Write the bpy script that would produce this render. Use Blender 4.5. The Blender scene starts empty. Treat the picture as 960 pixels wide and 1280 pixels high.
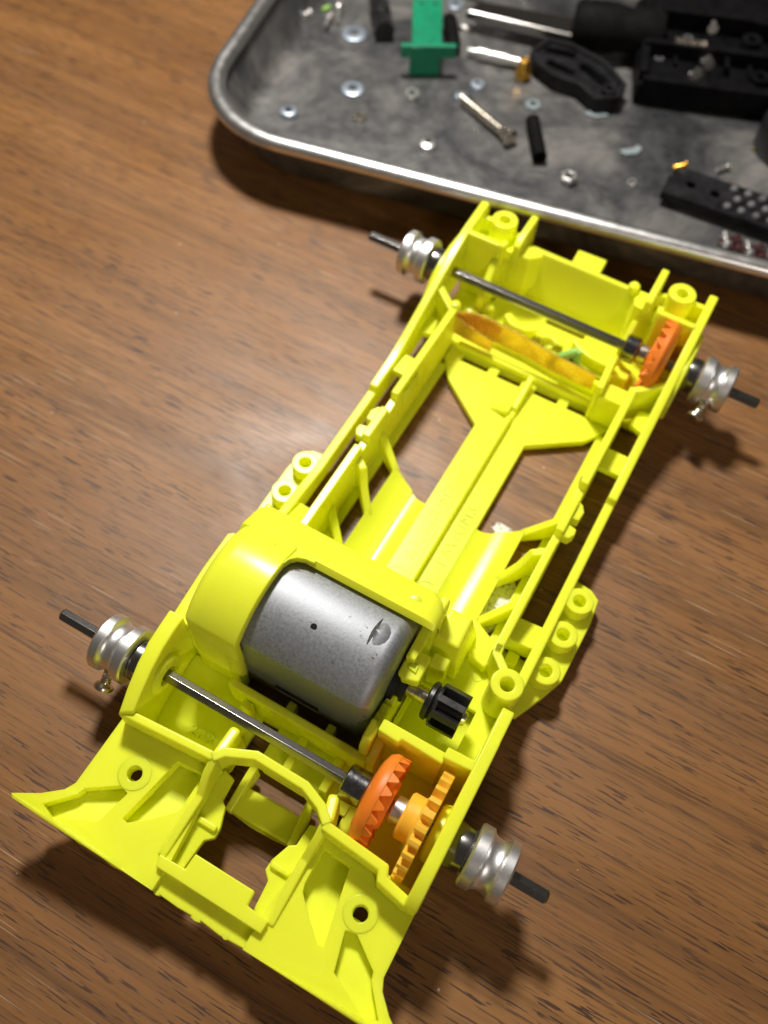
import bpy, bmesh, math, random
from mathutils import Vector, Matrix
from mathutils.geometry import tessellate_polygon
random.seed(7)
S = 0.001                                   # everything below is written in millimetres
PI = math.pi
scene = bpy.context.scene
COL = scene.collection

# ------------------------------------------------------------------ camera
cam_d = bpy.data.cameras.new('camera'); cam = bpy.data.objects.new('camera', cam_d); COL.objects.link(cam)
cam_d.sensor_fit = 'VERTICAL'; cam_d.sensor_height = 36.0; cam_d.lens = 36.0 * 1100 / 1280
cam_d.clip_start = 0.005; cam_d.clip_end = 20.0
right = Vector((0.87228758, 0.48701971, 0.04388827)); down = Vector((0.44289741, -0.74882991, -0.49304731))
fwd = Vector((-0.20725891, 0.44951704, -0.8688948))
m = Matrix((right, -down, -fwd)).transposed().to_4x4()
m.translation = Vector((19.3425, -21.9456, 121.8821)) * S
cam.matrix_world = m
cam_d.dof.use_dof = True; cam_d.dof.focus_distance = 0.111; cam_d.dof.aperture_fstop = cam_d.lens / 1.75
scene.camera = cam

# ------------------------------------------------------------------ world, lamps, exposure
w = bpy.data.worlds.new('World'); scene.world = w; w.use_nodes = True
bg = w.node_tree.nodes['Background']; bg.inputs['Color'].default_value = (1.0, 0.86, 0.70, 1); bg.inputs['Strength'].default_value = 0.07
def lamp(name, loc, target, size, power, col):
    d = bpy.data.lights.new(name, 'AREA'); d.shape = 'DISK'; d.size = size * S; d.energy = power; d.color = col
    o = bpy.data.objects.new(name, d); COL.objects.link(o); o.location = Vector(loc) * S
    o.rotation_euler = (Vector(loc) - Vector(target)).to_track_quat('Z', 'Y').to_euler(); return o
lamp('desk_lamp_light', (-92, 152, 245), (-10, 35, 0), 44, 0.97, (1.0, 0.95, 0.87))
lamp('room_lamp_light', (600, -700, 700), (0, 40, 0), 220, 2.4, (1.0, 0.88, 0.76))
vs = scene.view_settings; vs.view_transform = 'Standard'; vs.look = 'None'; vs.exposure = 0.0; vs.gamma = 1.0; vs.use_curve_mapping = False
scene.cycles.max_bounces = 16; scene.cycles.diffuse_bounces = 12; scene.cycles.glossy_bounces = 6
scene.render.resolution_x = 768; scene.render.resolution_y = 1024

# ------------------------------------------------------------------ materials
def new_mat(name):
    mt = bpy.data.materials.new(name); mt.use_nodes = True
    nt = mt.node_tree; return mt, nt, nt.nodes['Principled BSDF']
def nd(nt, t, **kw):
    n = nt.nodes.new(t)
    for k, v in kw.items():
        if k in n.inputs: n.inputs[k].default_value = v
        else: setattr(n, k, v)
    return n
def ramp(nt, fac, stops):
    r = nt.nodes.new('ShaderNodeValToRGB'); e = r.color_ramp.elements
    while len(e) > 1: e.remove(e[-1])
    e[0].position, e[0].color = stops[0][0], stops[0][1]
    for p, c in stops[1:]:
        x = e.new(p); x.color = c
    nt.links.new(fac, r.inputs['Fac']); return r
def g(v): return (v, v, v, 1)
def surf(name, c1, c2, rough=(0.3, 0.5), metal=0.0, scale=400, bump=0.0, bscale=2500, detail=4, **kw):
    """two-tone noisy surface; scales are per metre"""
    mt, nt, b = new_mat(name); L = nt.links.new
    tc = nd(nt, 'ShaderNodeTexCoord')
    n = nd(nt, 'ShaderNodeTexNoise', Scale=scale, Detail=detail, Roughness=0.6); L(tc.outputs['Object'], n.inputs['Vector'])
    r = ramp(nt, n.outputs['Fac'], [(0.35, (*c1, 1)), (0.65, (*c2, 1))]); L(r.outputs['Color'], b.inputs['Base Color'])
    n2 = nd(nt, 'ShaderNodeTexNoise', Scale=scale * 2.3, Detail=3); L(tc.outputs['Object'], n2.inputs['Vector'])
    mr = nd(nt, 'ShaderNodeMapRange'); mr.inputs['From Min'].default_value = 0.3; mr.inputs['From Max'].default_value = 0.7
    mr.inputs['To Min'].default_value = rough[0]; mr.inputs['To Max'].default_value = rough[1]
    L(n2.outputs['Fac'], mr.inputs['Value']); L(mr.outputs['Result'], b.inputs['Roughness'])
    b.inputs['Metallic'].default_value = metal
    if bump:
        n3 = nd(nt, 'ShaderNodeTexNoise', Scale=bscale, Detail=3); L(tc.outputs['Object'], n3.inputs['Vector'])
        bp = nd(nt, 'ShaderNodeBump', Strength=bump, Distance=0.0001); L(n3.outputs['Fac'], bp.inputs['Height']); L(bp.outputs['Normal'], b.inputs['Normal'])
    for k, v in kw.items(): b.inputs[k.replace('_', ' ')].default_value = v
    return mt
M = {}
M['yellow'] = surf('fluorescent_plastic', (0.815, 0.93, 0.055), (0.84, 0.95, 0.065), (0.22, 0.30), scale=120, bump=0.06, bscale=1500)
nt = M['yellow'].node_tree; yb = nt.nodes['Principled BSDF']          # the plastic lets warm light bleed through it
ys = nd(nt, 'ShaderNodeSubsurfaceScattering', Color=(0.99, 0.90, 0.030, 1), Scale=0.0022, Radius=(1.0, 0.8, 0.05)); ym = nd(nt, 'ShaderNodeMixShader', Fac=0.45)
vo = nd(nt, 'ShaderNodeTexVoronoi', Scale=210.0); tcy = nd(nt, 'ShaderNodeTexCoord'); nt.links.new(tcy.outputs['Object'], vo.inputs['Vector'])
sp = ramp(nt, vo.outputs['Distance'], [(0.016, g(0.85)), (0.030, g(0))]); old = yb.inputs['Base Color'].links[0].from_socket
sx = nd(nt, 'ShaderNodeMix', data_type='RGBA'); nt.links.new(sp.outputs['Color'], sx.inputs[0]); nt.links.new(old, sx.inputs[6]); sx.inputs[7].default_value = (0.10, 0.09, 0.02, 1); nt.links.new(sx.outputs[2], yb.inputs['Base Color'])
nt.links.new(yb.outputs[0], ym.inputs[1]); nt.links.new(ys.outputs[0], ym.inputs[2]); nt.links.new(ym.outputs[0], nt.nodes['Material Output'].inputs['Surface'])
M['orange'] = surf('orange_nylon', (0.86, 0.21, 0.015), (0.90, 0.25, 0.025), (0.35, 0.5), scale=300, bump=0.08)
M['amber'] = surf('amber_nylon', (0.93, 0.52, 0.03), (0.96, 0.57, 0.05), (0.35, 0.5), scale=300, bump=0.08)
for k in ('orange', 'amber'):
    b = M[k].node_tree.nodes['Principled BSDF']; b.inputs['Subsurface Weight'].default_value = 0.25
    b.inputs['Subsurface Radius'].default_value = (1.0, 0.4, 0.05); b.inputs['Subsurface Scale'].default_value = 0.001
M['alu'] = surf('brushed_aluminium', (0.84, 0.84, 0.85), (0.88, 0.88, 0.89), (0.36, 0.42), 1.0, 3000)
M['steel'] = surf('dark_polished_steel', (0.30, 0.29, 0.285), (0.35, 0.34, 0.335), (0.18, 0.24), 1.0, 3000)
M['bearing'] = surf('bearing_steel', (0.24, 0.24, 0.26), (0.36, 0.36, 0.39), (0.14, 0.24), 1.0, 900)
M['silver'] = surf('zinc_plated_steel', (0.70, 0.69, 0.68), (0.86, 0.85, 0.84), (0.30, 0.44), 1.0, 900)
M['blue_zinc'] = surf('bluish_zinc', (0.42, 0.50, 0.62), (0.58, 0.66, 0.76), (0.38, 0.5), 0.9, 900)
M['nickel'] = surf('warm_nickel', (0.62, 0.56, 0.46), (0.76, 0.70, 0.60), (0.2, 0.35), 1.0, 900)
M['gold'] = surf('gold_anodised', (0.62, 0.34, 0.05), (0.72, 0.42, 0.08), (0.3, 0.42), 1.0, 900)
M['copper'] = surf('gilt_copper_sheet', (0.78, 0.48, 0.10), (0.90, 0.60, 0.18), (0.22, 0.30), 0.75, 500, bump=0.03, bscale=300)
M['black'] = surf('black_plastic', (0.010, 0.010, 0.011), (0.018, 0.018, 0.019), (0.28, 0.42), scale=500, bump=0.1)
M['blackmatt'] = surf('matt_black_rubber', (0.004, 0.004, 0.004), (0.008, 0.008, 0.008), (0.55, 0.75), scale=500, bump=0.2, Specular_IOR_Level=0.07)
M['sootblack'] = surf('soot_black_plastic', (0.003, 0.003, 0.0035), (0.008, 0.008, 0.009), (0.4, 0.6), scale=300, bump=0.2, Specular_IOR_Level=0.07)
M['blackgrey'] = surf('dusty_black_plastic', (0.004, 0.004, 0.0045), (0.020, 0.020, 0.023), (0.4, 0.6), scale=260, bump=0.2, Specular_IOR_Level=0.16)
M['green'] = surf('green_plastic', (0.002, 0.20, 0.10), (0.004, 0.26, 0.13), (0.35, 0.5), scale=300)
M['leafgreen'] = surf('leaf_green_plastic', (0.30, 0.60, 0.10), (0.38, 0.68, 0.14), (0.35, 0.5), scale=300)
M['darkgreen'] = surf('dark_green_paint', (0.004, 0.06, 0.02), (0.01, 0.10, 0.03), (0.4, 0.6), scale=300)
M['studgrey'] = surf('light_grey_stud', (0.10, 0.10, 0.11), (0.20, 0.20, 0.22), (0.35, 0.5), scale=500)  # paler grey than the black parts it sits on
M['amberchip'] = surf('dull_yellow_plastic', (0.30, 0.30, 0.02), (0.36, 0.36, 0.03), (0.5, 0.6), scale=500)
M['red'] = surf('dark_red_plastic', (0.035, 0.008, 0.008), (0.06, 0.012, 0.012), (0.3, 0.5), scale=500)
M['clear'] = surf('milky_film', (0.22, 0.27, 0.29), (0.30, 0.36, 0.38), (0.15, 0.3), scale=400)
M['darkhole'] = surf('dark_hole_and_bushing', (0.004, 0.004, 0.004), (0.010, 0.010, 0.010), (0.5, 0.7), scale=900)  # black bushing; on vents, slots and holes it paints the shade inside

# zinc-coated motor can: galvanised mottling with a few dark rubbed stains
mt, nt, b = new_mat('galvanised_motor_can'); L = nt.links.new; M['motor'] = mt
tc = nd(nt, 'ShaderNodeTexCoord')
n = nd(nt, 'ShaderNodeTexNoise', Scale=2600, Detail=5, Roughness=0.7); L(tc.outputs['Object'], n.inputs['Vector'])
r = ramp(nt, n.outputs['Fac'], [(0.3, (0.27, 0.285, 0.31, 1)), (0.7, (0.40, 0.42, 0.455, 1))])
n2 = nd(nt, 'ShaderNodeTexNoise', Scale=330, Detail=5, Roughness=0.65); L(tc.outputs['Object'], n2.inputs['Vector'])
r2 = ramp(nt, n2.outputs['Fac'], [(0.645, g(0)), (0.68, g(0.9))])
mx = nd(nt, 'ShaderNodeMix', data_type='RGBA'); L(r2.outputs['Color'], mx.inputs[0]); L(r.outputs['Color'], mx.inputs[6]); mx.inputs[7].default_value = (0.09, 0.09, 0.10, 1)
L(mx.outputs[2], b.inputs['Base Color']); b.inputs['Metallic'].default_value = 0.85
r3 = ramp(nt, n.outputs['Fac'], [(0.3, g(0.50)), (0.7, g(0.62))]); L(r3.outputs['Color'], b.inputs['Roughness'])
bp_ = nd(nt, 'ShaderNodeBump', Strength=0.16, Distance=0.0001); L(n.outputs['Fac'], bp_.inputs['Height']); L(bp_.outputs['Normal'], b.inputs['Normal'])

# worn, dusty steel of the tray
mt, nt, b = new_mat('worn_tray_steel'); L = nt.links.new; M['tray'] = mt
tc = nd(nt, 'ShaderNodeTexCoord')
n = nd(nt, 'ShaderNodeTexNoise', Scale=38, Detail=8, Roughness=0.66, Distortion=0.9); L(tc.outputs['Object'], n.inputs['Vector'])
n2 = nd(nt, 'ShaderNodeTexNoise', Scale=420, Detail=4, Roughness=0.6); L(tc.outputs['Object'], n2.inputs['Vector'])
r = ramp(nt, n.outputs['Fac'], [(0.30, (0.080, 0.084, 0.094, 1)), (0.50, (0.145, 0.145, 0.148, 1)), (0.72, (0.30, 0.285, 0.265, 1))])
L(r.outputs['Color'], b.inputs['Base Color'])
rm = ramp(nt, n.outputs['Fac'], [(0.40, g(0.85)), (0.66, g(0.30))]); L(rm.outputs['Color'], b.inputs['Metallic'])
rr = ramp(nt, n2.outputs['Fac'], [(0.3, g(0.34)), (0.7, g(0.56))]); L(rr.outputs['Color'], b.inputs['Roughness'])
bp_ = nd(nt, 'ShaderNodeBump', Strength=0.12, Distance=0.0002); L(n2.outputs['Fac'], bp_.inputs['Height']); L(bp_.outputs['Normal'], b.inputs['Normal'])
M['rim'] = surf('polished_tray_rim', (0.80, 0.80, 0.81), (0.86, 0.86, 0.87), (0.30, 0.38), 1.0, 200)

# speckled white scrap
mt, nt, b = new_mat('speckled_white_film'); L = nt.links.new; M['scrap'] = mt
tc = nd(nt, 'ShaderNodeTexCoord'); n = nd(nt, 'ShaderNodeTexNoise', Scale=1900, Detail=4, Roughness=0.7); L(tc.outputs['Object'], n.inputs['Vector'])
r = ramp(nt, n.outputs['Fac'], [(0.38, (0.08, 0.08, 0.07, 1)), (0.45, (0.72, 0.74, 0.72, 1)), (0.7, (0.85, 0.86, 0.85, 1))]); L(r.outputs['Color'], b.inputs['Base Color'])
b.inputs['Roughness'].default_value = 0.35

# wood-print table top: the grain runs along local X
mt, nt, b = new_mat('wood_grain_laminate'); L = nt.links.new; M['wood'] = mt
tc = nd(nt, 'ShaderNodeTexCoord')
def wnoise(sx, sy, detail=3, rough=0.55, dist=0.0, rz=0.03, off=0.0):
    mp = nd(nt, 'ShaderNodeMapping'); L(tc.outputs['Object'], mp.inputs['Vector'])
    mp.inputs['Rotation'].default_value = (0, 0, -rz); mp.inputs['Scale'].default_value = (sx, sy, 1); mp.inputs['Location'].default_value = (off, off * 0.7, 0)
    n = nd(nt, 'ShaderNodeTexNoise', Scale=1.0, Detail=detail, Roughness=rough, Distortion=dist); L(mp.outputs['Vector'], n.inputs['Vector']); return n
def mixc(fac, a, bb, mode='MIX'):
    x = nd(nt, 'ShaderNodeMix', data_type='RGBA', blend_type=mode)
    for s_, v in ((0, fac), (6, a), (7, bb)):
        if isinstance(v, (tuple, float, int)): x.inputs[s_].default_value = v
        else: L(v, x.inputs[s_])
    return x.outputs[2]
tone = wnoise(5, 48, 6, 0.62, 0.5); fine = wnoise(34, 1500, 5, 0.62, 0.15, off=3.0); band = wnoise(3.0, 190, 4, 0.6, 0.3, off=31.0)
c0 = ramp(nt, tone.outputs['Fac'], [(0.28, (0.195, 0.083, 0.023, 1)), (0.5, (0.258, 0.116, 0.034, 1)), (0.72, (0.320, 0.152, 0.048, 1))]).outputs['Color']
c1 = ramp(nt, fine.outputs['Fac'], [(0.30, g(0.78)), (0.52, g(1.0)), (0.72, g(1.10))]).outputs['Color']
c = mixc(1.0, c0, c1, 'MULTIPLY')
c = mixc(0.8, c, ramp(nt, band.outputs['Fac'], [(0.34, g(0.68)), (0.52, g(1.0)), (0.7, g(1.08))]).outputs['Color'], 'MULTIPLY')
pore = wnoise(200, 2900, 2, 0.45, 0.03, off=11.0); clus = wnoise(24, 150, 4, 0.55, 0.4, off=5.0)
pm = ramp(nt, pore.outputs['Fac'], [(0.582, g(0)), (0.607, g(0.85))]).outputs['Color']
cm = ramp(nt, clus.outputs['Fac'], [(0.36, g(0.3)), (0.58, g(1))]).outputs['Color']
mask = nd(nt, 'ShaderNodeMath', operation='MULTIPLY'); L(pm, mask.inputs[0]); L(cm, mask.inputs[1])
c = mixc(mask.outputs[0], c, (0.034, 0.016, 0.013, 1))
streak = wnoise(12, 1300, 5, 0.65, 0.35, off=17.0)
sm = ramp(nt, streak.outputs['Fac'], [(0.55, g(0)), (0.64, g(0.6))]).outputs['Color']
c = mixc(sm, c, (0.085, 0.036, 0.016, 1))
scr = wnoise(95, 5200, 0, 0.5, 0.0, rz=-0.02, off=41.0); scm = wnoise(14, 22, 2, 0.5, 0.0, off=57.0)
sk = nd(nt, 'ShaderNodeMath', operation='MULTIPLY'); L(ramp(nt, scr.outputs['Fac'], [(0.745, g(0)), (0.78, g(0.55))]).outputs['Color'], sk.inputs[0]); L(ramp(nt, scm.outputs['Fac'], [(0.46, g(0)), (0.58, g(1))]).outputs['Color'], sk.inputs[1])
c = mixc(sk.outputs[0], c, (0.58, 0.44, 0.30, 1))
vo = nd(nt, 'ShaderNodeTexVoronoi', Scale=150.0); L(tc.outputs['Object'], vo.inputs['Vector'])
dm = ramp(nt, vo.outputs['Distance'], [(0.020, g(0.7)), (0.032, g(0))]).outputs['Color']
c = mixc(dm, c, (0.62, 0.58, 0.48, 1))
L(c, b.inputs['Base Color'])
smg = wnoise(45, 70, 4, 0.6, 0.3, off=23.0)
L(ramp(nt, smg.outputs['Fac'], [(0.3, g(0.40)), (0.7, g(0.56))]).outputs['Color'], b.inputs['Roughness'])
b.inputs['Specular IOR Level'].default_value = 0.55
hmix = nd(nt, 'ShaderNodeMath', operation='MULTIPLY_ADD'); L(mask.outputs[0], hmix.inputs[0]); hmix.inputs[1].default_value = -1.0; L(fine.outputs['Fac'], hmix.inputs[2])
bp_ = nd(nt, 'ShaderNodeBump', Strength=0.16, Distance=0.0001); L(hmix.outputs[0], bp_.inputs['Height']); L(bp_.outputs['Normal'], b.inputs['Normal'])

# ------------------------------------------------------------------ mesh helpers (all input in mm)
def zf(z): return z if callable(z) else (lambda x, y: z)
def circle(cx, cy, r, n=24, a0=0.0): return [(cx + r * math.cos(a0 + 2 * PI * i / n), cy + r * math.sin(a0 + 2 * PI * i / n)) for i in range(n)]
def prism(bm, poly, z0, z1, holes=()):
    """vertical prism over a plan polygon with holes; z0 and z1 may be functions of (x, y)"""
    loops = [list(poly)] + [list(h) for h in holes]; f0, f1 = zf(z0), zf(z1)
    flat = [p for lp in loops for p in lp]
    lo = [bm.verts.new((x, y, f0(x, y))) for x, y in flat]; hi = [bm.verts.new((x, y, f1(x, y))) for x, y in flat]
    new = []
    if len(loops) == 1 and not callable(z1) and not callable(z0):
        new += [bm.faces.new(hi), bm.faces.new(lo[::-1])]
    else:
        for t in tessellate_polygon([[Vector((x, y, 0)) for x, y in lp] for lp in loops]):
            new.append(bm.faces.new([hi[i] for i in t])); new.append(bm.faces.new([lo[i] for i in t[::-1]]))
    k = 0
    for lp in loops:
        n_ = len(lp)
        for i in range(n_):
            j = (i + 1) % n_
            new.append(bm.faces.new((lo[k + i], lo[k + j], hi[k + j], hi[k + i])))
        k += n_
    bmesh.ops.recalc_face_normals(bm, faces=new)
    if len(loops) > 1:
        bmesh.ops.dissolve_limit(bm, angle_limit=0.01, verts=lo + hi, edges=list({e for f in new for e in f.edges}))
    return bm
def prism_x(bm, prof, x0, x1):
    """profile of (y, z) extruded along x"""
    a = [bm.verts.new((x0, y, z)) for y, z in prof]; b2 = [bm.verts.new((x1, y, z)) for y, z in prof]; n_ = len(prof)
    new = [bm.faces.new(a), bm.faces.new(b2[::-1])] + [bm.faces.new((a[i], b2[i], b2[(i + 1) % n_], a[(i + 1) % n_])) for i in range(n_)]
    bmesh.ops.recalc_face_normals(bm, faces=new); return bm
def box(bm, x0, x1, y0, y1, z0, z1): return prism(bm, [(x0, y0), (x1, y0), (x1, y1), (x0, y1)], z0, z1)
def wall(bm, pts, t, z0, z1):
    """thin wall along a plan polyline; z1 may be a number or one height per point"""
    n_ = len(pts); zs = list(z1) if isinstance(z1, (list, tuple)) else [z1] * n_
    z0s = list(z0) if isinstance(z0, (list, tuple)) else [z0] * n_
    P = [Vector(p) for p in pts]; off = []
    for i in range(n_):
        d1 = (P[i] - P[i - 1]).normalized() if i > 0 else None; d2 = (P[i + 1] - P[i]).normalized() if i < n_ - 1 else None
        if d1 is None: d1 = d2
        if d2 is None: d2 = d1
        nn = (Vector((-d1.y, d1.x)) + Vector((-d2.y, d2.x))).normalized(); c_ = max(0.4, nn.dot(Vector((-d1.y, d1.x)))); off.append(nn * (t / 2 / c_))
    V = []
    for i in range(n_):
        l, r_ = P[i] + off[i], P[i] - off[i]
        V.append([bm.verts.new((l.x, l.y, z0s[i])), bm.verts.new((r_.x, r_.y, z0s[i])), bm.verts.new((r_.x, r_.y, zs[i])), bm.verts.new((l.x, l.y, zs[i]))])
    new = [bm.faces.new(V[0]), bm.faces.new(V[-1][::-1])]
    for i in range(n_ - 1):
        for k in range(4): new.append(bm.faces.new((V[i][k], V[i + 1][k], V[i + 1][(k + 1) % 4], V[i][(k + 1) % 4])))
    bmesh.ops.recalc_face_normals(bm, faces=new); return bm
def lathe(bm, prof, origin=(0, 0, 0), axis='Z', n=32, closed=False, phase=0.0):
    """profile of (radius, height) turned about an axis; closed makes a ring profile"""
    o = Vector(origin); rows = []; new = []
    for r_, h in prof:
        ring = []
        for i in range(n):
            a = phase + 2 * PI * i / n; u, v = r_ * math.cos(a), r_ * math.sin(a)
            p = (u, v, h) if axis == 'Z' else (h, u, v) if axis == 'X' else (u, h, v)
            ring.append(bm.verts.new(o + Vector(p)))
        rows.append(ring)
    for a in range(len(rows) if closed else len(rows) - 1):
        A, B = rows[a], rows[(a + 1) % len(rows)]
        for i in range(n): new.append(bm.faces.new((A[i], A[(i + 1) % n], B[(i + 1) % n], B[i])))
    if not closed: new += [bm.faces.new(rows[0]), bm.faces.new(rows[-1][::-1])]
    bmesh.ops.recalc_face_normals(bm, faces=new); return bm
def tube_between(bm, a, b2, prof, n=12):
    """lathe profile of (radius, 0..1 along a-b)"""
    a, b2 = Vector(a), Vector(b2); d = b2 - a; q = d.to_track_quat('Z', 'Y'); rows = []; new = []
    for r_, t in prof:
        rows.append([bm.verts.new(a + d * t + q @ Vector((r_ * math.cos(2 * PI * i / n), r_ * math.sin(2 * PI * i / n), 0))) for i in range(n)])
    for A, B in zip(rows, rows[1:]):
        for i in range(n): new.append(bm.faces.new((A[i], A[(i + 1) % n], B[(i + 1) % n], B[i])))
    new += [bm.faces.new(rows[0]), bm.faces.new(rows[-1][::-1])]
    bmesh.ops.recalc_face_normals(bm, faces=new); return bm
def NB(): return bmesh.new()
def obj(name, bm, mat, parent=None, bevel=0.16, seg=2, ang=38):
    me = bpy.data.meshes.new(name)
    for v in bm.verts: v.co *= S
    bm.to_mesh(me); bm.free()
    for p in me.polygons: p.use_smooth = True
    if not bevel: me.set_sharp_from_angle(angle=math.radians(35))
    me.materials.append(M[mat]); o = bpy.data.objects.new(name, me); COL.objects.link(o)
    if parent is not None: o.parent = parent; o.matrix_parent_inverse = parent.matrix_world.inverted()
    if bevel:
        md = o.modifiers.new('edge', 'BEVEL'); md.width = bevel * S; md.segments = seg; md.limit_method = 'ANGLE'; md.angle_limit = math.radians(ang)
        md.harden_normals = True; md.use_clamp_overlap = True
    return o
def tag(o, label, cat, group=None, kind=None):
    o['label'] = label; o['category'] = cat
    if group: o['group'] = group
    if kind: o['kind'] = kind
    return o
def thing(name, label, cat, loc, group=None):
    o = bpy.data.objects.new(name, None); COL.objects.link(o); o.empty_display_size = 0.005
    o.matrix_world = Matrix.Translation(Vector(loc) * S); o.location = Vector(loc) * S
    return tag(o, label, cat, group)
def mir(poly, s): return [(s * x, y) for x, y in poly]

# ------------------------------------------------------------------ the table
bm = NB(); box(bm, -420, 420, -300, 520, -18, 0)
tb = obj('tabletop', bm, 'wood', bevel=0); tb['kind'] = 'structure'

# ------------------------------------------------------------------ the chassis
CH = thing('toy_car_chassis', 'fluorescent yellow plastic toy car chassis lying on the wooden table', 'chassis', (0, 30, 0))
def part(name, bm, bevel=0.16, mat='yellow', parent=CH, **k): return obj(name, bm, mat, parent, bevel, **k)

# spine with its ridge and the front delta floor
bm = NB(); prism(bm, [(-4.4, 24.2), (4.6, 24.2), (4.6, 63.0), (12.8, 68.9), (15.4, 73.0), (15.4, 76.0), (-15.4, 76.0), (-15.4, 73.0), (-12.6, 68.9), (-4.4, 62.7)], 0.5, 1.9,
      holes=[[(s * a, 73.6), (s * b_, 73.6), (s * b_, 75.3), (s * a, 75.3)][::s] for s in (1, -1) for a, b_ in ((1.3, 5.7), (7.5, 12.7))])
part('spine', bm, 0.14)
bm = NB(); wall(bm, [(0.1, 24.2), (0.1, 66.2)], 1.0, 1.7, 3.3); wall(bm, [(0.1, 68.0), (0.1, 75.0)], 1.0, 1.7, [3.3, 4.4]); wall(bm, [(0.1, 66.0), (0.1, 68.2)], 1.2, 1.7, [2.7, 2.7])
part('spine_ridge', bm, 0.3)
bm = NB(); prism(bm, [(-0.4, 66.6), (-0.4, 69.4), (-1.6, 69.0), (-4.0, 66.9)], 1.7, lambda x, y: 1.95 + 0.42 * (x + 4.0))
part('ridge_wedge', bm, 0.15)

# battery cradles either side of the spine
for s in (1, -1):
    bm = NB(); xs = [4.3, 4.8, 5.3, 6.0, 6.8, 7.25, 7.3, 8.0, 9.0, 10.0, 10.8, 11.5]; zs = [2.0, 1.75, 1.5, 1.25, 1.1, 1.1, 1.45, 1.5, 1.65, 2.0, 2.5, 3.1]
    rows = []
    for x, z in zip(xs, zs):
        y1 = 44.8 + (x - 4.4) / 7.0 * 3.3 + (0.5 if 4.4 < x < 8 else 0) * math.sin((x - 4.4) / 3.6 * PI) * -0.6
        rows.append([[bm.verts.new((s * x, 23.5 + (y1 - 23.5) * t, z + dz)) for t in (0, .33, .66, 1)] for dz in (0, -0.9)])
    for a, c_ in zip(rows, rows[1:]):
        for k in range(3):
            bm.faces.new((a[0][k], a[0][k + 1], c_[0][k + 1], c_[0][k])); bm.faces.new((a[1][k], c_[1][k], c_[1][k + 1], a[1][k + 1]))
        bm.faces.new((a[0][0], c_[0][0], c_[1][0], a[1][0])); bm.faces.new((a[0][3], a[1][3], c_[1][3], c_[0][3]))
    for a in (rows[0], rows[-1]):
        for k in range(3): bm.faces.new((a[0][k], a[1][k], a[1][k + 1], a[0][k + 1]))
    bmesh.ops.recalc_face_normals(bm, faces=bm.faces[:])
    part('battery_cradle', bm, 0.12, ang=50)
    # three struts between cradle and side rail
    for (xa, ya, xb, yb_, za, zb) in ((15.9, 50.8, 11.0, 47.3, 6.4, 2.6), (15.9, 35.0, 11.2, 30.2, 6.2, 2.4)):
        bm = NB(); wall(bm, [(s * xa, ya), (s * xb, yb_)], 1.25, [0.9, 0.7], [za, zb]); part('strut', bm, 0.25)
    bm = NB(); wall(bm, [(s * 15.9, 43.2), (s * 14.2, 42.0), (s * 13.2, 40.6), (s * 10.9, 38.0)], 1.25, [0.9, 0.9, 0.8, 0.7], [8.4, 8.2, 5.4, 2.4]); part('strut', bm, 0.25)
    # inner rail: the battery bay wall with its notches and clips
    prof = [(76.4, 0.5), (76.4, 10.5), (55.4, 10.5), (55.2, 8.9), (52.7, 8.7), (52.4, 10.3), (46.2, 10.3), (45.9, 8.8), (44.3, 8.7), (44.0, 10.5), (24.4, 10.5), (24.4, 0.5)]
    bm = NB(); prism_x(bm, prof, s * 15.65, s * 16.95); part('inner_rail', bm, 0.22)
    bm = NB(); prism(bm, mir([(16.8, 52.6), (17.6, 52.4), (18.25, 51.3), (18.1, 49.5), (16.8, 49.4)], s), 7.6, 9.6); part('rail_clip', bm, 0.2)
    bm = NB(); prism(bm, mir([(16.8, 48.4), (18.4, 48.0), (18.5, 47.0), (18.0, 46.0), (16.8, 46.0)], s), 7.6, 9.6); part('rail_clip', bm, 0.2)
    bm = NB(); prism(bm, mir([(15.75, 62.4), (15.3, 61.6), (15.3, 57.6), (15.75, 56.8)], s), 6.5, 9.2); part('rail_ledge', bm, 0.15)
    bm = NB(); box(bm, *sorted((s * 14.3, s * 15.8)), 24.4, 72.0, 0.45, 1.3); part('rail_flange', bm, 0.15)
    # outer rail, rising to the front axle wall
    prof = [(97.6, 5.0), (97.6, 14.6), (96.8, 15.5), (89.0, 15.2), (84.0, 14.0), (79.0, 12.3), (73.5, 10.4), (68.0, 8.6), (63.5, 7.5), (57.3, 7.1), (56.9, 5.9), (40.0, 5.6), (33.0, 6.6), (20.0, 8.6), (17.0, 8.8), (17.0, 2.6), (34.0, 2.4), (44, 2.2), (66.0, 2.2), (76.0, 3.2), (84, 4.6)]
    bm = NB(); prism_x(bm, prof, s * 20.35, s * 21.85); part('outer_rail', bm, 0.3)
    bm = NB(); prism_x(bm, [(77.2, 5.0), (76.6, 9.0), (79.0, 12.0), (82.0, 13.2), (86.0, 13.6), (90.0, 13.2), (91.4, 11.0), (91.0, 6.0), (87.5, 4.2), (81.0, 4.0)], s * 21.7, s * 22.55); part('axle_boss_plate', bm, 0.3)
    bm = NB(); box(bm, *sorted((s * 16.9, s * 20.45)), 62.2, 66.3, 5.2, 6.5); part('rail_bridge', bm, 0.2)
    bm = NB(); wall(bm, [(s * 16.3, 75.8), (s * 20.6, 79.0)], 1.3, 3.0, [10.5, 11.2]); part('diagonal_web', bm, 0.25)
    bm = NB(); prism(bm, mir([(18.2, 72.4), (20.5, 71.6), (20.5, 76.4), (18.6, 75.6)], s), 5.4, 6.6); part('rail_gusset', bm, 0.2)
    # side plate with bosses
    bm = NB(); prism(bm, mir([(21.3, 44.0), (24.4, 43.6), (25.9, 42.6), (26.3, 38.6), (26.1, 28.4), (24.6, 24.6), (22.6, 20.4), (21.3, 20.0)], s), 1.7, 3.1); part('side_plate', bm, 0.2)
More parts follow.
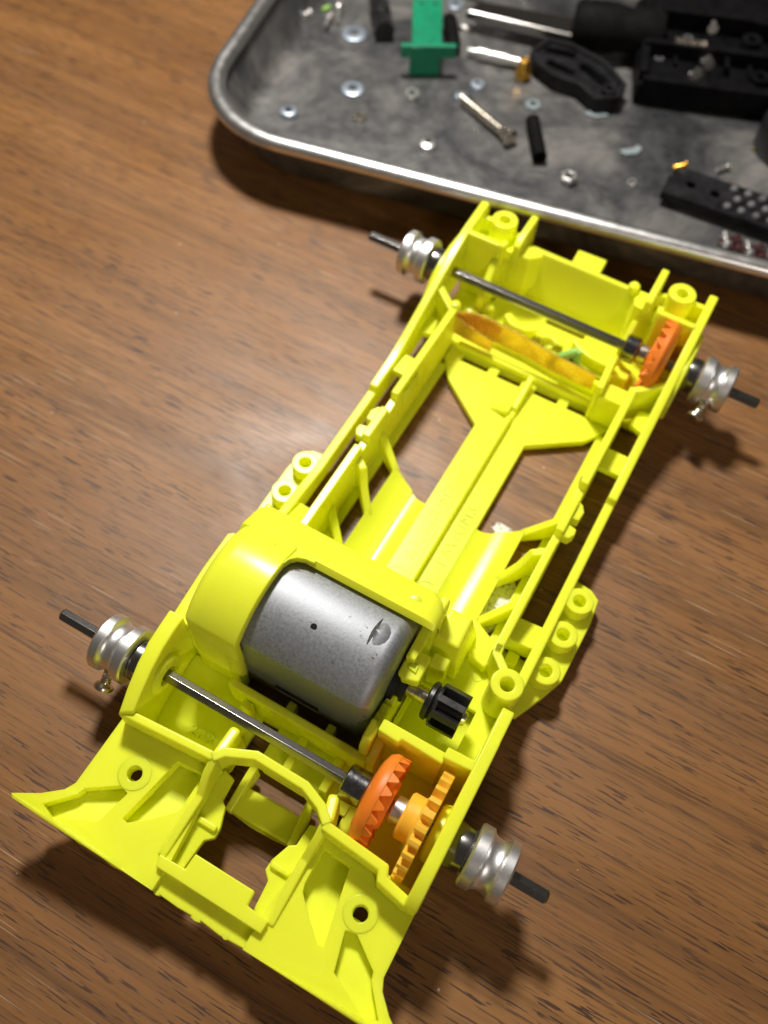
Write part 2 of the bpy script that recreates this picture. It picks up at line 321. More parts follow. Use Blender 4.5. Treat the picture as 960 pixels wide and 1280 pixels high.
    for by in (27.6, 33.8, 39.8):
        bm = NB(); lathe(bm, [(2.15, 2.9), (2.1, 5.5), (0.92, 5.5), (0.92, 2.9)], (s * 23.4, by, 0), n=36, closed=True); part('screw_boss', bm, 0.2)
    bm = NB(); prism(bm, mir([(16.8, 28.6), (20.5, 28.9), (20.5, 33.3), (16.8, 33.0)], s), 3.0, lambda x, y: 5.6 + 0.30 * (33 - y)); part('rail_shelf', bm, 0.2)
    bm = NB(); box(bm, *sorted((s * 17.6, s * 19.4)), 26.6, 28.6, 2.0, 3.8); part('shelf_block', bm, 0.25)
    bm = NB(); box(bm, *sorted((s * 16.8, s * 20.5)), 22.0, 28.8, 1.2, 2.2); part('shelf_floor', bm, 0.1)

# lettering moulded on the spine and in the axle bay
def lettering(body, size, loc, rz, h=0.09):
    cu = bpy.data.curves.new('lettering', 'FONT'); cu.body = body; cu.size = size * S; cu.extrude = h * S; cu.bevel_depth = 0.03 * S; cu.resolution_u = 3
    cu.space_character = 1.12
    t = bpy.data.objects.new('tmp', cu); COL.objects.link(t); dg = bpy.context.evaluated_depsgraph_get(); me = bpy.data.meshes.new_from_object(t.evaluated_get(dg))
    bpy.data.objects.remove(t); me.materials.clear(); me.materials.append(M['yellow'])
    o = bpy.data.objects.new('moulded_lettering', me); COL.objects.link(o); o.parent = CH; o.matrix_parent_inverse = CH.matrix_world.inverted()
    o.location = Vector(loc) * S; o.rotation_euler = (0, 0, rz); return o
lettering('AA/R6/UM3', 2.7, (-1.2, 35.0, 1.86), PI / 2); lettering('1.5V/UM3', 2.7, (3.4, 36.0, 1.86), PI / 2)
lettering('-', 3.4, (-1.5, 30.7, 1.86), PI / 2); lettering('+', 3.4, (3.6, 30.1, 1.86), PI / 2)
for x in (-2.45, 2.55):
    bm = NB(); lathe(bm, [(1.9, 1.8), (1.85, 2.02), (1.6, 2.02), (1.55, 1.8)], (x, 31.3, 0), n=32, closed=True); part('moulded_ring', bm, 0)
lettering('20B', 2.2, (-15.2, -3.8, 2.96), 0.0, 0.12)

# front bay: floor, shelf, ribs, bulkhead, fins, corner boxes and bosses
bm = NB()
arcR = [(3.4, 85.6), (4.6, 84.4), (7.0, 83.2), (9.8, 82.6), (11.0, 82.7), (11.0, 81.9), (8.0, 81.6), (5.0, 82.4), (3.0, 84.4)]
arcL = [(-9.4, 84.4), (-8.2, 82.6), (-6.0, 81.6), (-6.2, 80.8), (-8.6, 81.4), (-10.2, 83.4)]
prism(bm, [(-20.4, 75.8), (20.4, 75.8), (20.4, 90.0), (11.6, 91.6), (-11.2, 91.6), (-20.4, 90.0)], 0.6, 2.0,
      holes=[[(-3.4, 89.2), (4.2, 89.2), (4.2, 90.8), (-3.4, 90.8)], arcR, arcL, [(-15.4, 89.0), (-13.6, 89.0), (-13.6, 90.2), (-15.4, 90.2)]])
part('front_floor', bm, 0.1)
bm = NB(); wall(bm, [(-14.4, 76.0), (14.4, 76.0)], 1.1, 1.7, 3.3); part('contact_ledge', bm, 0.25)
bm = NB(); wall(bm, [(-15.5, 79.6), (-10.0, 80.0), (-3.5, 79.8), (3.0, 79.0), (11.0, 78.8)], 1.0, 1.8, [5.2, 4.6, 4.6, 4.6, 5.2]); part('contact_ledge', bm, 0.25)
bm = NB(); wall(bm, [(3.2, 86.6), (4.6, 85.4), (7.2, 84.4), (10.4, 84.2)], 1.5, 1.8, 4.4); part('curved_rib', bm, 0.4)
bm = NB(); wall(bm, [(-3.4, 85.6), (-5.4, 84.0), (-7.6, 84.0), (-9.6, 85.6)], 1.5, 1.8, 4.4); part('curved_rib', bm, 0.4)
bm = NB(); lathe(bm, [(3.0, 1.9), (2.9, 4.6), (1.2, 4.6), (1.1, 3.2), (0.1, 3.1)], (-0.6, 82.8, 0), n=36); part('contact_post', bm, 0.3)
for x, y, r_ in ((-15.2, 82.4, 1.5), (-12.2, 81.4, 1.5), (-12.8, 84.2, 1.2)):
    bm = NB(); lathe(bm, [(r_, 1.9), (r_, 4.6), (r_ * 0.7, 5.4), (0.1, 5.7)], (x, y, 0), n=24); part('rounded_post', bm, 0)
bm = NB(); lathe(bm, [(0.9, 5.0), (0.9, 10.6), (0.6, 11.0), (0.1, 11.1)], (-16.4, 77.0, 0), n=20); part('heat_stake', bm, 0)
bm = NB(); prism_x(bm, [(91.0, 1.9), (94.3, 12.0), (95.3, 12.0), (92.4, 1.9)], -11.4, 11.8); part('front_bulkhead', bm, 0.25)
bm = NB(); prism(bm, [(-3.1, 94.8), (2.2, 94.8), (2.1, 98.7), (-3.2, 98.5)], 10.9, 12.05); part('bulkhead_tab', bm, 0.2)
bm = NB(); lathe(bm, [(0.95, 11.0), (0.95, 12.7), (0.5, 13.2), (0.1, 13.3)], (8.5, 94.9, 0), n=20); part('bulkhead_knob', bm, 0)
bm = NB(); prism(bm, [(-13.9, 90.6), (-9.6, 90.8), (-7.6, 92.6), (-8.4, 93.9), (-13.0, 93.6)], 2.0, 12.9); part('bulkhead_step', bm, 0.25)
bm = NB(); prism(bm, [(13.2, 90.4), (10.0, 90.8), (9.4, 92.6), (10.2, 94.2), (12.8, 93.6)], 2.0, 12.6); part('bulkhead_step', bm, 0.25)
for s in (1, -1):
    bm = NB(); prism_x(bm, [(90.4, 6.0), (90.4, 14.6), (92.0, 15.5), (98.3, 15.5), (98.3, 9.0), (95.0, 6.0)], s * 11.45, s * 12.75); part('front_fin', bm, 0.25)
    bm = NB(); wall(bm, [(s * 20.6, 89.0), (s * 14.4, 89.0)], 1.1, 1.8, 15.3); part('compartment_wall', bm, 0.25)
    bm = NB(); wall(bm, [(s * 14.6, 89.3), (s * 14.2, 91.0)], 1.1, 1.8, 14.6); part('compartment_wall', bm, 0.25)
    bm = NB(); prism(bm, mir([(12.6, 90.6), (20.5, 89.4), (20.5, 95.6), (18.8, 96.8), (13.8, 96.8), (12.6, 95.6)], s), 6.0, 10.6); part('compartment_floor', bm, 0.2)
    bm = NB(); lathe(bm, [(2.35, 9.0), (2.3, 15.5), (0.95, 15.5), (0.95, 9.0)], (s * 16.3, 94.6, 0), n=36, closed=True); part('screw_boss', bm, 0.22)
    bm = NB(); wall(bm, [(s * 18.3, 95.6), (s * 20.7, 95.6)], 1.0, 9.0, 13.6); part('compartment_wall', bm, 0.2)
    bm = NB(); wall(bm, [(s * 12.5, 94.2), (s * 14.4, 94.8)], 1.0, 9.0, 13.6); part('compartment_wall', bm, 0.2)
bm = NB(); wall(bm, [(-14.7, 88.6), (-14.3, 83.0)], 1.3, 1.8, [12.4, 8.0]); part('bearing_web', bm, 0.25)
bm = NB(); wall(bm, [(11.3, 84.6), (11.4, 88.2)], 1.1, 1.8, [9.4, 12.2]); part('bearing_web', bm, 0.25)
bm = NB(); wall(bm, [(11.5, 73.6), (11.1, 81.0)], 1.2, 1.8, [10.2, 10.8]); part('bearing_web', bm, 0.25)
bm = NB(); box(bm, 11.6, 15.8, 73.4, 76.8, 1.8, 8.6); part('contact_block', bm, 0.3)
bm = NB(); box(bm, 11.9, 14.6, 79.6, 82.0, 1.8, 7.6); part('contact_block', bm, 0.3)

# motor hood: rounded cover over the tail of the motor
MY, MZ = 14.3, 10.0
def can_loop(R_, F_, zb=None, n=28):
    a = math.asin(min(1, F_ / R_)); pts = [(MY + R_ * math.sin(-a + 2 * a * i / n), MZ + R_ * math.cos(-a + 2 * a * i / n)) for i in range(n + 1)]
    if zb is not None: return pts + [(MY + F_, zb), (MY - F_, zb)]
    return pts + [(MY + R_ * math.sin(PI - a + 2 * a * i / n), MZ + R_ * math.cos(PI - a + 2 * a * i / n)) for i in range(n + 1)]
def loft(bm, rings, cap0=True, cap1=True):
    V = [[bm.verts.new((x, y, z)) for y, z in lp] for x, lp in rings]; n_ = len(V[0]); new = []
    for A, B in zip(V, V[1:]):
        for i in range(n_): new.append(bm.faces.new((A[i], A[(i + 1) % n_], B[(i + 1) % n_], B[i])))
    if cap0: new.append(bm.faces.new(V[0]))
    if cap1: new.append(bm.faces.new(V[-1][::-1]))
    bmesh.ops.recalc_face_normals(bm, faces=new); return bm
bm = NB(); rr_ = 2.2; rings = []
for k in range(7):
    t = k / 6 * PI / 2; d = rr_ * (1 - math.sin(t)); rings.append((-20.5 + rr_ * (1 - math.cos(t)), can_loop(11.5 - d, 8.9 - d * 0.8, 2.4)))
rings += [(-12.2, can_loop(11.5, 8.9, 2.4)), (-12.0, can_loop(11.25, 8.7, 2.4)), (-12.0, can_loop(10.35, 7.8, 2.4)), (-19.0, can_loop(10.35, 7.8, 2.4))]
loft(bm, rings); hood = part('motor_hood', bm, 0.12, ang=50)
def bar_loop(d):
    return [(19.4, 19.0 - d * 0.05), (20.1, 19.75 - d * 0.25), (23.3 - d * 0.9, 18.9 - d * 0.35), (24.4 - d, 18.3 - d * 0.5), (25.1 - d, 17.2 - d * 0.5), (25.4 - d, 15.6 - d * 0.4), (25.6 - d, 9.0), (25.8 - d, 2.0), (24.2 - d * 0.6, 2.0), (23.6 - d * 0.6, 14.6), (22.2 - d * 0.4, 16.6), (20.0, 18.3 - d * 0.05)]
bm = NB(); rings = [(-20.4, bar_loop(1.2)), (-20.1, bar_loop(0.5)), (-19.4, bar_loop(0.1)), (-18.8, bar_loop(0)), (5.6, bar_loop(0))]
for k in range(1, 8):
    t = k / 7 * PI / 2; rings.append((5.6 + 3.0 * math.sin(t), bar_loop(3.0 * (1 - math.cos(t)))))
loft(bm, rings); part('hood_front_bar', bm, 0.25, seg=3, ang=30)
bm = NB(); prism(bm, [(-12.6, 20.6), (-12.6, 17.2), (-12.0, 17.2), (-11.8, 18.2), (-11.2, 19.0), (-10.2, 19.5), (-9.0, 19.6), (-9.0, 20.6)], lambda x, y: 9.9 + math.sqrt(10.35 ** 2 - (y - MY) ** 2), lambda x, y: MZ + math.sqrt(11.45 ** 2 - (y - MY) ** 2) - max(0, y - 19) * 0.1); part('hood_fillet', bm, 0.12)
bm = NB(); prism(bm, [(-20.2, 19.0), (-20.2, 25.4), (-19.0, 25.5), (-18.8, 19.0)], 2.0, 17.4); part('hood_end_wall', bm, 0.5)
bm = NB(); prism(bm, [(7.0, 20.6), (8.3, 20.6), (8.3, 25.4), (7.0, 25.5)], 2.0, 17.0); part('hood_end_wall', bm, 0.4)
bm = NB(); lathe(bm, [(0.85, 18.4), (0.85, 19.0), (0.7, 19.05), (0.1, 19.05)], (4.6, 21.9, 0.2), n=24); part('ejector_mark', bm, 0)
bm = NB(); box(bm, -14.0, -12.2, 5.3, 7.0, 2.0, 13.2); part('hood_post', bm, 0.3)
# box beside the hood and the clip that holds the motor's nose
bm = NB(); lo = [(8.0, 21.0), (12.9, 20.2), (12.7, 28.4), (8.0, 28.2)]; hi = [(8.2, 21.8), (11.9, 21.6), (11.7, 26.5), (8.2, 26.4)]
a = [bm.verts.new((x, y, 3.5)) for x, y in lo]; b_ = [bm.verts.new((x, y, 12.2)) for x, y in hi]
bm.faces.new(a); bm.faces.new(b_[::-1]); [bm.faces.new((a[i], a[(i + 1) % 4], b_[(i + 1) % 4], b_[i])) for i in range(4)]
bmesh.ops.recalc_face_normals(bm, faces=bm.faces[:]); part('hood_buttress', bm, 0.45)
bm = NB(); prism(bm, [(6.6, 16.2), (7.9, 16.2), (7.9, 21.9), (6.6, 21.9)], 3.0, lambda x, y: 15.4 + 0.1 * (y - 19)); part('motor_clip', bm, 0.25)
bm = NB(); prism(bm, [(6.55, 14.3), (7.6, 13.9), (9.6, 14.4), (9.4, 18.4), (7.0, 18.4), (6.5, 17.2)], 11.6, 13.7); part('motor_clip', bm, 0.3)
bm = NB(); prism(bm, [(7.4, 15.4), (8.7, 15.2), (8.6, 16.3), (7.5, 16.2)], 13.6, 14.0); part('clip_mark', bm, 0.12)
bm = NB(); box(bm, 9.2, 11.6, 18.4, 20.4, 3.5, 10.6); part('clip_step', bm, 0.3)
bm = NB(); prism_x(bm, [(4.2, 2), (4.2, 10.6), (5.2, 12.4), (7.8, 12.8), (8.2, 11.6), (9.0, 11.8), (9.3, 11.2), (10.6, 11.4), (10.9, 10.6), (12.4, 10.9), (12.8, 8.4), (15.8, 8.4), (16.2, 9.6), (18.5, 9.6), (18.5, 2)], 6.55, 7.9); part('motor_end_wall', bm, 0.3)
bm = NB(); wall(bm, [(-13.0, 4.2), (-12.0, 3.9), (8.2, 3.9)], 1.2, 1.2, [8.0, 8.2, 8.0]); part('motor_rear_wall', bm, 0.3)
bm = NB(); wall(bm, [(-9.5, 3.2), (-9.5, 2.0)], 1.6, 1.2, 6.6); part('rear_wall_nib', bm, 0.3)
bm = NB(); wall(bm, [(-4.6, 4.8), (-4.6, 6.4)], 1.2, 1.2, 5.0); part('motor_rest', bm, 0.2)
bm = NB(); wall(bm, [(1.6, 4.8), (1.6, 6.4)], 1.2, 1.2, 5.0); part('motor_rest', bm, 0.2)

# rear side walls
def ztopL(x, y): return 12.4 + 2.9 * math.sin(max(0, min(1, (y + 7.6) / 10)) * PI / 2) if y < 6.5 else 13.2
oy = [(-21.3, -7.6), (-21.9, -4.5), (-22.4, -1.4), (-22.75, 1.5), (-22.9, 4.3), (-23.0, 6.4)]; iy = [(-20.7, 6.4), (-20.7, 4.4), (-20.5, 1.5), (-20.2, -1.4), (-19.9, -4.0), (-19.6, -6.6)]
bm = NB(); prism(bm, oy + iy, 1.0, ztopL); part('side_wall', bm, 0.3)
bm = NB(); prism(bm, [(-23.05, 6.2), (-23.6, 14.0), (-23.7, 20.3), (-23.0, 20.8), (-21.0, 20.8), (-20.4, 19.0), (-20.3, 6.2)], 1.2, 13.2); part('side_wall', bm, 0.25)
bm = NB(); prism(bm, [(-23.2, 20.6), (-21.0, 20.6), (-20.2, 26.0), (-21.9, 26.0)], 1.2, 9.0); part('side_wall', bm, 0.3)
bm = NB(); prism_x(bm, [(-9.4, 1.0), (-9.4, 12.6), (-8.0, 14.2), (-4.0, 15.0), (6.5, 15.0), (12.4, 14.6), (12.7, 13.2), (16.8, 12.9), (17.6, 12.0), (17.6, 1.0)], 20.35, 22.05); part('side_wall', bm, 0.25)
bm = NB(); prism_x(bm, [(7.8, 8.0), (7.8, 14.2), (10.9, 14.0), (10.9, 8.0)], 20.1, 20.75); part('side_wall_rib', bm, 0.15)
bm = NB(); lathe(bm, [(3.2, 19.3), (3.6, 19.6), (3.8, 20.5), (1.3, 20.5), (1.3, 19.3)], (0, 0, 10.0), 'X', 40, closed=True); part('axle_boss', bm, 0.2)
bm = NB(); lathe(bm, [(3.0, -20.9), (2.9, -19.9), (2.4, -19.6), (1.4, -19.6), (1.4, -20.9)], (0, 0, 10.0), 'X', 40, closed=True); part('axle_boss', bm, 0.2)

# walls round the rear axle bay, bridge wall, pegs
bm = NB(); wall(bm, [(-21.5, -7.0), (-8.0, -6.0)], 1.2, 2.0, 12.2); part('cross_wall', bm, 0.3)
bm = NB(); wall(bm, [(7.8, -6.2), (16.4, -6.9), (16.9, -8.1), (21.0, -8.9)], 1.3, 1.0, [12.3, 12.3, 12.2, 12.2]); part('cross_wall', bm, 0.3)
bm = NB(); wall(bm, [(-8.2, -6.2), (-7.2, -4.9), (-3.6, -3.3), (3.5, -3.4), (6.4, -4.5), (8.2, -6.0)], 1.25, [6.0, 8.2, 8.2, 8.2, 8.2, 6.0], [12.3, 12.2, 12.1, 12.1, 12.2, 12.4]); part('bridge_wall', bm, 0.25)
bm = NB(); wall(bm, [(-2.8, -3.3), (3.4, -3.4)], 1.0, 6.6, 8.6); part('bridge_lip', bm, 0.2)
for s, yy in ((-1, -1.3), (1, -2.2)):
    bm = NB(); wall(bm, [(s * 8.0, -5.6), (s * (8.0 if s < 0 else 7.0), yy)], 1.5, 2.0, [11.4, 10.6]); part('axle_guide', bm, 0.5)
bm = NB(); prism(bm, [(-20.6, -6.8), (-8.6, -6.2), (-8.6, 4.0), (-12.6, 4.4), (-13.0, 6.0), (-20.6, 6.0)], 1.6, 2.9); part('axle_bay_floor', bm, 0.1)
bm = NB(); prism(bm, [(-8.7, -2.6), (8.6, -2.6), (8.6, 4.2), (-8.7, 4.2)], 0.8, 1.9, holes=[[(-7.6, -1.8), (-5.0, -1.8), (-5.0, 3.0), (-7.6, 3.0)]]); part('axle_bay_floor', bm, 0.1)
bm = NB(); wall(bm, [(-1.0, 3.4), (-1.0, -1.6)], 1.2, 1.8, 3.8); part('floor_rib', bm, 0.2)
bm = NB(); wall(bm, [(4.6, 3.4), (4.6, -1.6)], 1.2, 1.8, 3.8); part('floor_rib', bm, 0.2)
# gearbox
bm = NB(); prism(bm, [(8.4, -6.4), (16.6, -6.8), (17.2, -8.6), (20.6, -8.8), (20.6, 8.4), (8.4, 8.4)], 0.6, 1.6); part('gearbox_floor', bm, 0.1)
bm = NB(); prism(bm, [(8.0, 6.5), (11.0, 6.3), (11.2, 6.9), (16.9, 6.7), (16.9, 8.2), (8.0, 8.2)], 1.4, 13.8); part('gearbox_wall', bm, 0.25)
bm = NB(); prism(bm, [(16.6, 7.3), (20.5, 7.6), (20.5, 9.0), (16.6, 8.9)], 1.4, 14.3); part('gearbox_wall', bm, 0.25)
bm = NB(); wall(bm, [(8.6, 8.0), (8.6, 3.6)], 1.3, 1.4, [11.5, 8.0]); part('gearbox_wall', bm, 0.25)
# pinion bay
bm = NB(); prism(bm, [(8.2, 8.1), (20.5, 8.9), (20.5, 22.0), (16.0, 28.0), (12.0, 30.0), (8.2, 30.0)], 2.8, 4.0, holes=[[(8.9, 8.9), (17.6, 9.2), (17.5, 17.9), (8.9, 17.9)]]); part('pinion_bay_floor', bm, 0.12)
bm = NB(); box(bm, 8.4, 18.2, 8.4, 18.4, 0.6, 1.5); part('pinion_pit_floor', bm, 0.1)
bm = NB(); lathe(bm, [(2.35, 3.6), (2.25, 12.0), (0.95, 12.0), (0.95, 3.6)], (19.55, 20.6, 0), n=40, closed=True); part('screw_boss', bm, 0.25)
bm = NB(); wall(bm, [(16.3, 26.0), (16.5, 24.4), (18.4, 22.6)], 1.3, 3.0, [10.5, 10.5, 10.9]); part('rail_end_web', bm, 0.25)
bm = NB(); wall(bm, [(13.0, 24.8), (16.0, 24.0)], 1.4, 3.0, 6.0); part('rail_end_web', bm, 0.4)

# rear bumper
outer = [(8.2, -6.8), (22.05, -8.2), (22.05, -16.6), (22.6, -17.9), (24.4, -19.7), (27.0, -21.5), (26.6, -21.9)]
def ztip(x, y): return 8.0 + max(0, abs(x) - 22.0) * 0.55
for s in (1, -1):
    # frame with two pockets and a screw hole, and a sloping pocket floor beneath
    pA = [(15.7, -14.5), (17.0, -14.1), (20.7, -16.6), (21.0, -17.6), (23.6, -20.6), (22.0, -21.3), (16.8, -18.9)]
    pB = [(8.9, -7.9), (12.7, -8.2), (14.4, -17.2), (13.6, -17.3), (11.2, -15.4), (9.2, -13.4), (8.9, -12.4)]
    hole = circle(16.4, -12.1, 0.95, 20)
    fr = outer + [(21.3, -22.05), (6.6, -22.05), (6.6, -17.6), (7.2, -9.8), (8.2, -7.0)]
    bm = NB(); prism(bm, mir(fr[1:], s)[::s] if False else mir([(8.2, -6.4), (22.05, -6.9)] + outer[2:] + [(21.3, -22.05), (6.4, -22.05), (6.4, -18.0), (7.2, -9.8)], s), lambda x, y: ztip(x, y) - 2.2, ztip, holes=[mir(pA, s), mir(pB, s), mir(hole, s)])
    part('bumper_frame', bm, 0.16)
    def pz(x, y): return 4.9 + 1.5 * max(0, min(1, (-8 - y) / 13.0)) ** 1.3
    for poly, dz in (([(13.6, -12.6), (18.0, -12.6), (21.7, -15.4), (21.7, -17.4), (24.6, -20.4), (24.4, -21.5), (15.4, -21.5)], 0.2), ([(7.7, -6.8), (15.3, -6.8), (15.8, -18.6), (8.1, -18.6)], 0.0)):
        bm = NB(); bm.faces.new([bm.verts.new((s * x, y, 0)) for x, y in poly])
        for k in range(1, 16): bmesh.ops.bisect_plane(bm, geom=bm.verts[:] + bm.edges[:] + bm.faces[:], plane_co=(0, -7 - k, 0), plane_no=(0, 1, 0))
        for v in bm.verts: v.co.z = min(pz(v.co.x, v.co.y) + dz, 7.7)
        up = bmesh.ops.extrude_face_region(bm, geom=bm.faces[:])
        for v in [e for e in up['geom'] if isinstance(e, bmesh.types.BMVert)]: v.co.z -= 0.9
        bmesh.ops.recalc_face_normals(bm, faces=bm.faces[:]); part('pocket_floor', bm, 0)
    bm = NB(); lathe(bm, [(2.25, 7.6), (2.15, 8.10), (0.95, 8.10), (0.95, 5.8)], (s * 16.4, -12.1, 0), n=40, closed=True); part('hole_collar', bm, 0.15)
    # rib from bridge wall down to the tab, and the low ledge with its nub
    bm = NB(); wall(bm, [(s * 7.9, -6.0), (s * 7.9, -8.0), (s * 7.6, -10.4), (s * 7.7, -18.4)], 1.1, 4.6, [12.2, 11.2, 8.9, 8.35]); part('bumper_rib', bm, 0.25)
    led = [(7.4, -5.8), (5.7, -6.2), (5.5, -9.1), (4.7, -9.6), (3.8, -12.0), (3.7, -13.4), (4.7, -14.3), (5.0, -18.6), (7.4, -18.6)]
    bm = NB(); prism(bm, mir(led, s), 4.9, 6.1); part('inner_ledge', bm, 0.15)
    bm = NB(); box(bm, *sorted((s * 4.0, s * 6.7)), -12.9, -12.1, 5.9, 6.8); part('ledge_nub', bm, 0.25)
    bm = NB(); wall(bm, [(s * 4.3, -3.4), (s * 4.7, -9.6)], 1.1, 1.6, [6.0, 3.6]); part('strap_arm', bm, 0.3)
bm = NB(); prism(bm, [(-4.9, -5.9), (-2, -5.5), (2, -5.4), (4.9, -5.8), (4.6, -9.3), (1.8, -9.6), (-1.6, -9.7), (-5.0, -9.4)], 1.2, lambda x, y: 2.0 + 0.05 * x * x); part('low_strap', bm, 0.15)
bm = NB(); prism(bm, [(-7.8, -18.3), (-4.2, -18.2), (-4.1, -16.2), (4.3, -16.2), (4.4, -17.9), (7.5, -18.2), (7.4, -19.7), (-7.4, -19.7)], 7.9, 9.0); part('bumper_tab', bm, 0.16)
bm = NB(); prism(bm, [(-6.9, -18.8), (6.9, -18.8), (6.9, -21.9), (3.0, -22.15), (0.5, -21.95), (-3, -22.1), (-6.9, -21.95)], 5.4, 6.9); part('rear_lip', bm, 0.15)

for x, y, l in ((-20.6, -21.75, 1.2), (-18.6, -21.95, 2.4), (-13.6, -22.05, 2.8), (-6.4, -22.1, 0.9), (-1.0, -22.15, 1.4), (3.4, -22.1, 0.8)):
    bm = NB(); prism(bm, [(x, y), (x + l * 0.5, y - 0.16), (x + l, y), (x + l * 0.8, y + 0.35), (x + l * 0.2, y + 0.42)], 6.3 if abs(x) > 7 else 5.9, 8.12 if abs(x) > 7 else 7.0); part('cut_burr', bm, 0.06)

# ------------------------------------------------------------------ motor
MO = thing('electric_motor', 'grey galvanised steel electric motor seated in the yellow hood', 'motor', (-6, MY, 0.2))
bm = NB(); rings = []
for k in range(8):
    t = k / 7 * PI / 2; d = 1.9 * (1 - math.cos(t)); rings.append((6.25 - 1.9 + 1.9 * math.sin(t), can_loop(9.8 - d, 7.4 - d * 0.75)))
rings = [(-18.6, can_loop(9.8, 7.4))] + rings
loft(bm, rings); obj('motor_can', bm, 'motor', MO, 0.14, 2, 28)
bm = NB(); tube_between(bm, (-4.6, 12.3, 19.50), (-4.6, 12.2, 19.68), [(0.42, 0), (0.42, 0.9), (0.3, 1)], 20); o = obj('vent_dot', bm, 'darkhole', MO, 0)
bm = NB()                                       # half-moon louvre pressed out of the can
rows = []
for i in range(9):
    a = PI * i / 8; row = []
    for j in range(6):
        rad = 2.25 * j / 5; dx = rad * math.sin(a) * 0.95; dy = -rad * math.cos(a)
        base = MZ + math.sqrt(max(0.1, 9.8 ** 2 - (15.55 + dy - MY) ** 2))
        row.append(bm.verts.new((2.35 + dx, 15.55 + dy, base - 0.10 + 0.62 * (1 - (j / 5) ** 2) * math.sin(a) ** 0.5)))
    rows.append(row)
for A, B in zip(rows, rows[1:]):
    for j in range(5): bm.faces.new((A[j], A[j + 1], B[j + 1], B[j]))
bmesh.ops.recalc_face_normals(bm, faces=bm.faces[:]); obj('louvre', bm, 'motor', MO, 0)
bm = NB(); rows = []
for i in range(9):
    y = 13.45 + 4.2 * i / 8; z = MZ + math.sqrt(9.8 ** 2 - (y - MY) ** 2); w_ = 0.36 * math.sin(PI * (i + 0.6) / 9.2)
    rows.append([bm.verts.new((2.30 - w_, y, z + 0.03)), bm.verts.new((2.30 + w_ * 0.4, y, z + 0.04))])
for A, B in zip(rows, rows[1:]): bm.faces.new((A[0], A[1], B[1], B[0]))
bmesh.ops.recalc_face_normals(bm, faces=bm.faces[:]); bmesh.ops.solidify(bm, geom=bm.faces[:], thickness=0.02); obj('louvre_slit', bm, 'darkhole', MO, 0)
bm = NB(); box(bm, -7.7, -1.0, 6.80, 6.96, 5.2, 6.7); obj('vent_slot', bm, 'darkhole', MO, 0)
bm = NB(); box(bm, -7.7, -1.0, 6.72, 6.93, 4.95, 5.25); obj('slot_lip_glint', bm, 'silver', MO, 0.05)  # lip in brighter metal than the can, painting its highlight
bm = NB(); lathe(bm, [(2.9, 6.0), (2.9, 7.2), (2.1, 7.3), (2.1, 8.3), (1.9, 8.4), (0.1, 8.4)], (0, MY, MZ), 'X', 36); obj('bushing', bm, 'darkhole', MO, 0)
bm = NB(); lathe(bm, [(1.0, 7.0), (1.0, 16.6), (0.85, 16.9), (0.1, 16.9)], (0, MY, MZ), 'X', 24); obj('motor_shaft', bm, 'nickel', MO, 0)
def gear_poly(n, ro, ri, wt=0.5, wb=0.8):
    p = []
    for i in range(n):
        a = 2 * PI * i / n; st = PI / n
        for da, r_ in ((-wb * st, ri), (-wt * st, ro), (wt * st, ro), (wb * st, ri)): p.append((r_ * math.cos(a + da), r_ * math.sin(a + da)))
    return p
def gear_x(bm, poly, x0, x1, y, z): return prism_x(bm, [(y + a, z + b2) for a, b2 in poly], x0, x1)
bm = NB(); gear_x(bm, gear_poly(8, 3.1, 1.75, 0.40, 0.52), 12.6, 16.4, MY, MZ)
lathe(bm, [(2.2, 11.2), (2.6, 11.4), (2.7, 12.0), (2.3, 12.2), (2.3, 12.35), (2.8, 12.45), (2.8, 12.9), (0.1, 12.9)], (0, MY, MZ), 'X', 36)
obj('pinion_gear', bm, 'black', MO, 0.10)

# ------------------------------------------------------------------ axles with their gears, bearings and collars
def collar(parent, s, y, screw_dir):
    pr = [(1.1, 24.9), (4.0, 24.9), (4.25, 25.15), (4.25, 26.45), (4.15, 26.5), (3.75, 26.75), (3.55, 27.2), (3.5, 27.7), (3.55, 28.2), (3.75, 28.6), (4.1, 28.8), (4.2, 28.85), (4.2, 29.95), (3.95, 30.2), (1.1, 30.25)]
    bm = NB(); lathe(bm, [(max(1.1, r_ * 0.94), s * (x - 0.35)) for r_, x in pr], (0, y, 10), 'X', 48, closed=True); c_ = obj('collar', bm, 'alu', parent, 0)
    bm = NB(); lathe(bm, [(1.1, s * 22.0), (2.7, s * 22.0), (2.9, s * 22.4), (2.9, s * 24.2), (2.6, s * 24.5), (1.1, s * 24.5)], (0, y, 10), 'X', 36, closed=True); obj('ball_bearing', bm, 'steel', parent, 0)
    if screw_dir:
        dx, dy, dz, l = screw_dir; d = Vector((dx, dy, dz)).normalized(); p0 = Vector((s * 27.7, y, 10)) + d * 3.0; p1 = p0 + d * l
        bm = NB(); tube_between(bm, p0, p1, [(0.75, 0), (0.75, 0.2), (0.62, 0.25), (0.75, 0.3), (0.62, 0.38), (0.75, 0.45), (0.62, 0.52), (0.75, 0.6), (0.7, 0.68), (1.25, 0.78), (1.35, 0.86), (1.3, 0.95), (0.9, 1.0)], 20)
        obj('set_screw', bm, 'nickel', c_, 0)
